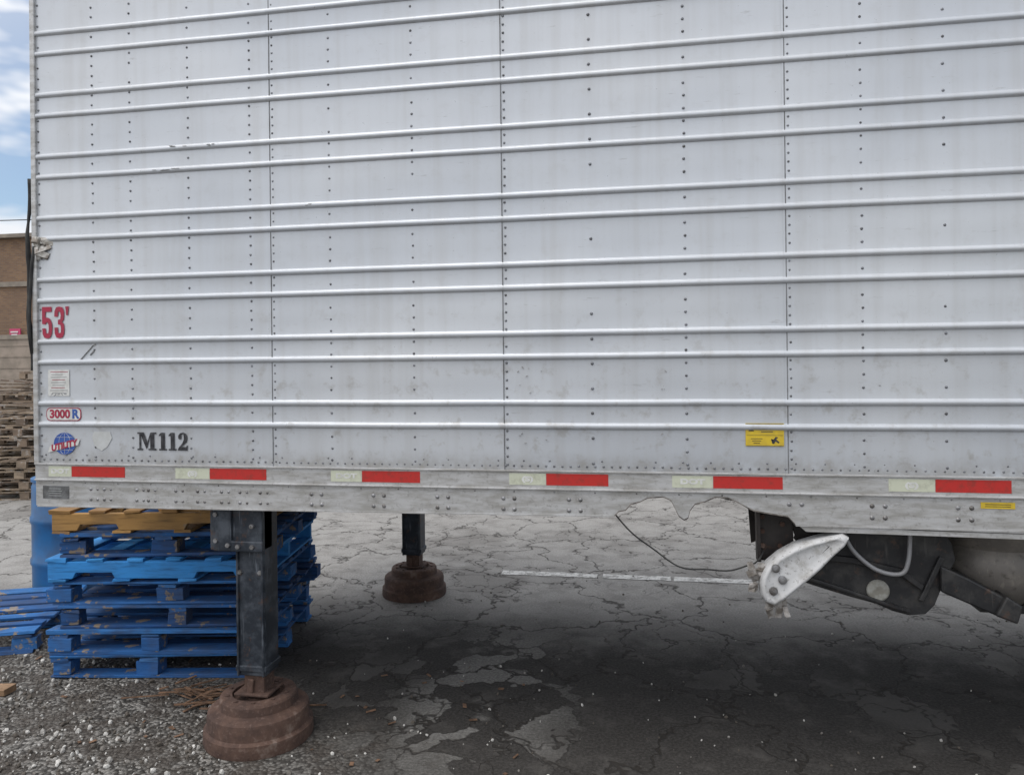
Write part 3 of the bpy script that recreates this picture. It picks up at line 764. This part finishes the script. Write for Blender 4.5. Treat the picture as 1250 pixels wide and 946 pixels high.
g = Geo(); g.box((0, 0, .02), (.42, .09, .035), jit=.005); ob = g.make('wood_board', simple('raw_tan_wood', (.38, .24, .14), (.26, .16, .09), 18, .85), None, bevel=.002); ob.location = (-3.58, .30, .0); ob.rotation_euler = (0, 0, .16)
g = Geo(); rt = random.Random(8)
for i in range(60):
    a = rt.uniform(-.5, 1.2); l = rt.uniform(.03, .24)
    g.box((-2.22 + rt.gauss(0, .17), .42 + rt.gauss(0, .08), .010 + rt.uniform(0, .025)), (l, rt.uniform(.006, .016), .005), rot=(0, rt.uniform(-.12, .12), a))
for i in range(40):
    g.box((rt.uniform(-3.6, -.6), rt.uniform(-.2, .9), .008), (rt.uniform(.01, .05), rt.uniform(.006, .02), .003), rot=(rt.uniform(-.2, .2), rt.uniform(-.2, .2), rt.uniform(0, 3)))
g.make('wood_debris', simple('splintered_wood', (.24, .14, .085), (.11, .065, .04), 20, .9), None)

# ------------------------------------------------------------------ background
g = Geo()
def pile(cx, cy, n, rz, seed):
    r = random.Random(seed)
    for k in range(n):
        M = Matrix.Translation((cx + r.uniform(-.05, .05), cy + r.uniform(-.05, .05), k * .136)) @ Matrix.Rotation(rz + r.uniform(-.07, .07), 4, 'Z') @ Matrix.Rotation(r.uniform(-.01, .01), 4, 'Y')
        for yy in (-.48, 0, .48):
            for xx in (-.54, 0, .54): g.box((xx, yy, .058), (.12, .05, .08), M=M, jit=.004)
        for i in range(3): g.box((0, -.45 + i * .45, .105), (1.2, .1, .018), M=M, jit=.004)
        for i in range(6): g.box((-.55 + i * .22, 0, .124), (.10, 1.0, .018), M=M, jit=.004)
        for i in range(3): g.box((0, -.45 + i * .45, .009), (1.2, .09, .016), M=M, jit=.004)
    for k in range(4):
        M = Matrix.Translation((cx, cy, n * .136 + .03 + k * .03)) @ Matrix.Rotation(r.uniform(-.7, .7), 4, 'Z') @ Matrix.Rotation(r.uniform(-.12, .12), 4, 'Y')
        g.box((r.uniform(-.2, .2), r.uniform(-.3, .3), 0), (1.1, .1, .018), M=M, jit=.004)
pile(-8.05, 5.9, 8, .2, 1); pile(-9.1, 6.6, 10, .1, 2); pile(-9.6, 8.3, 12, -.1, 3); pile(-8.4, 7.5, 9, .4, 4); pile(-10.7, 6.3, 7, .0, 5); pile(-12.2, 7.2, 10, .3, 6)
g.make('pallet_pile', PWOOD, None)

def mk_brick(c1, c2, mortar):
    m = NT('tan_brick'); o = m.obj(); x, y, z = m.sep(o)
    cb = m.n('ShaderNodeCombineXYZ'); m.l(m.math('ADD', x, y), cb.inputs[0]); m.l(z, cb.inputs[1])
    b = m.n('ShaderNodeTexBrick'); m.l(cb.outputs[0], b.inputs['Vector']); b.inputs['Scale'].default_value = 1
    b.inputs['Brick Width'].default_value = .22; b.inputs['Row Height'].default_value = .075; b.inputs['Mortar Size'].default_value = .008
    b.inputs['Color1'].default_value = (*c1, 1); b.inputs['Color2'].default_value = (*c2, 1); b.inputs['Mortar'].default_value = (*mortar, 1)
    n = m.noise(o, .6, 4)[0]; m.col(m.mix(m.math('MULTIPLY', m.ramp(n, .4, .7), .35), b.outputs[0], (.12, .08, .06))); m.rough(.9); return m.mat
BR = mk_brick((.26, .155, .085), (.18, .105, .065), (.20, .17, .14))
Bd = empty('brick_building', (0, 0, 0))
g = Geo(); g.box((-25, 35.0, 3.7), (70, 16, 7.4)); g.make('walls', BR, Bd)
STONE = simple('limestone_trim', (.30, .26, .21), (.22, .19, .16), 2, .9, 0, 0)
GLASS = simple('dark_window_glass', (.03, .035, .04), (.05, .06, .07), 1, .1, 0, 0)
DOORM = simple('weathered_dock_door', (.34, .28, .23), (.25, .21, .17), 2, .7, 0, 0)
g = Geo(); g.box((-25, 26.95, 7.5), (70.4, .5, .16)); g.box((-25, 26.97, 5.35), (70.1, .14, .22)); g.make('coping_and_band', STONE, Bd)
g = Geo(); g2 = Geo(); g3 = Geo()
for i in range(16):
    x = -57.5 + i * 4.3
    if i % 3 == 1:
        g3.box((x, 26.93, 1.6), (3.0, .12, 2.6)); g2.box((x, 26.9, 2.98), (3.4, .2, .2))
        for k in range(5): g3.box((x, 26.86, .6 + k * .5), (2.9, .04, .05))
    else:
        g.box((x, 26.95, 3.9), (1.8, .05, 1.5)); g2.box((x, 26.9, 3.06), (2.0, .2, .14)); g2.box((x, 26.9, 4.74), (2.0, .16, .16))
        for dx in (-.9, 0, .9): g2.box((x + dx, 26.91, 3.9), (.07, .08, 1.5))
g.make('window_glass', GLASS, Bd); g2.make('window_frames', STONE, Bd); g3.make('dock_doors', DOORM, Bd)
S = empty('wall_sign', (0, 0, 0)); g = Geo(); g.box((-28.0, 26.85, 3.15), (.55, .05, .4)); g.make('sign_board', simple('pink_sign_paint', (.55, .06, .16), (.45, .05, .12), 3, .5, 0, 0), S)
g = Geo(); g.box((-28.0, 26.80, 3.2), (.38, .02, .06)); g.box((-28.0, 26.80, 3.08), (.30, .02, .05)); g.make('sign_lettering', WHITEV, S)
g = Geo(); pth = []
for k in range(21):
    t = k / 20; pth.append((-45 + 60 * t, 24.5, 7.6 + 3.0 * (t - .5) ** 2))
g.tube(pth, .02, 6); g.make('overhead_wire', RUBBER, None)
print('done')
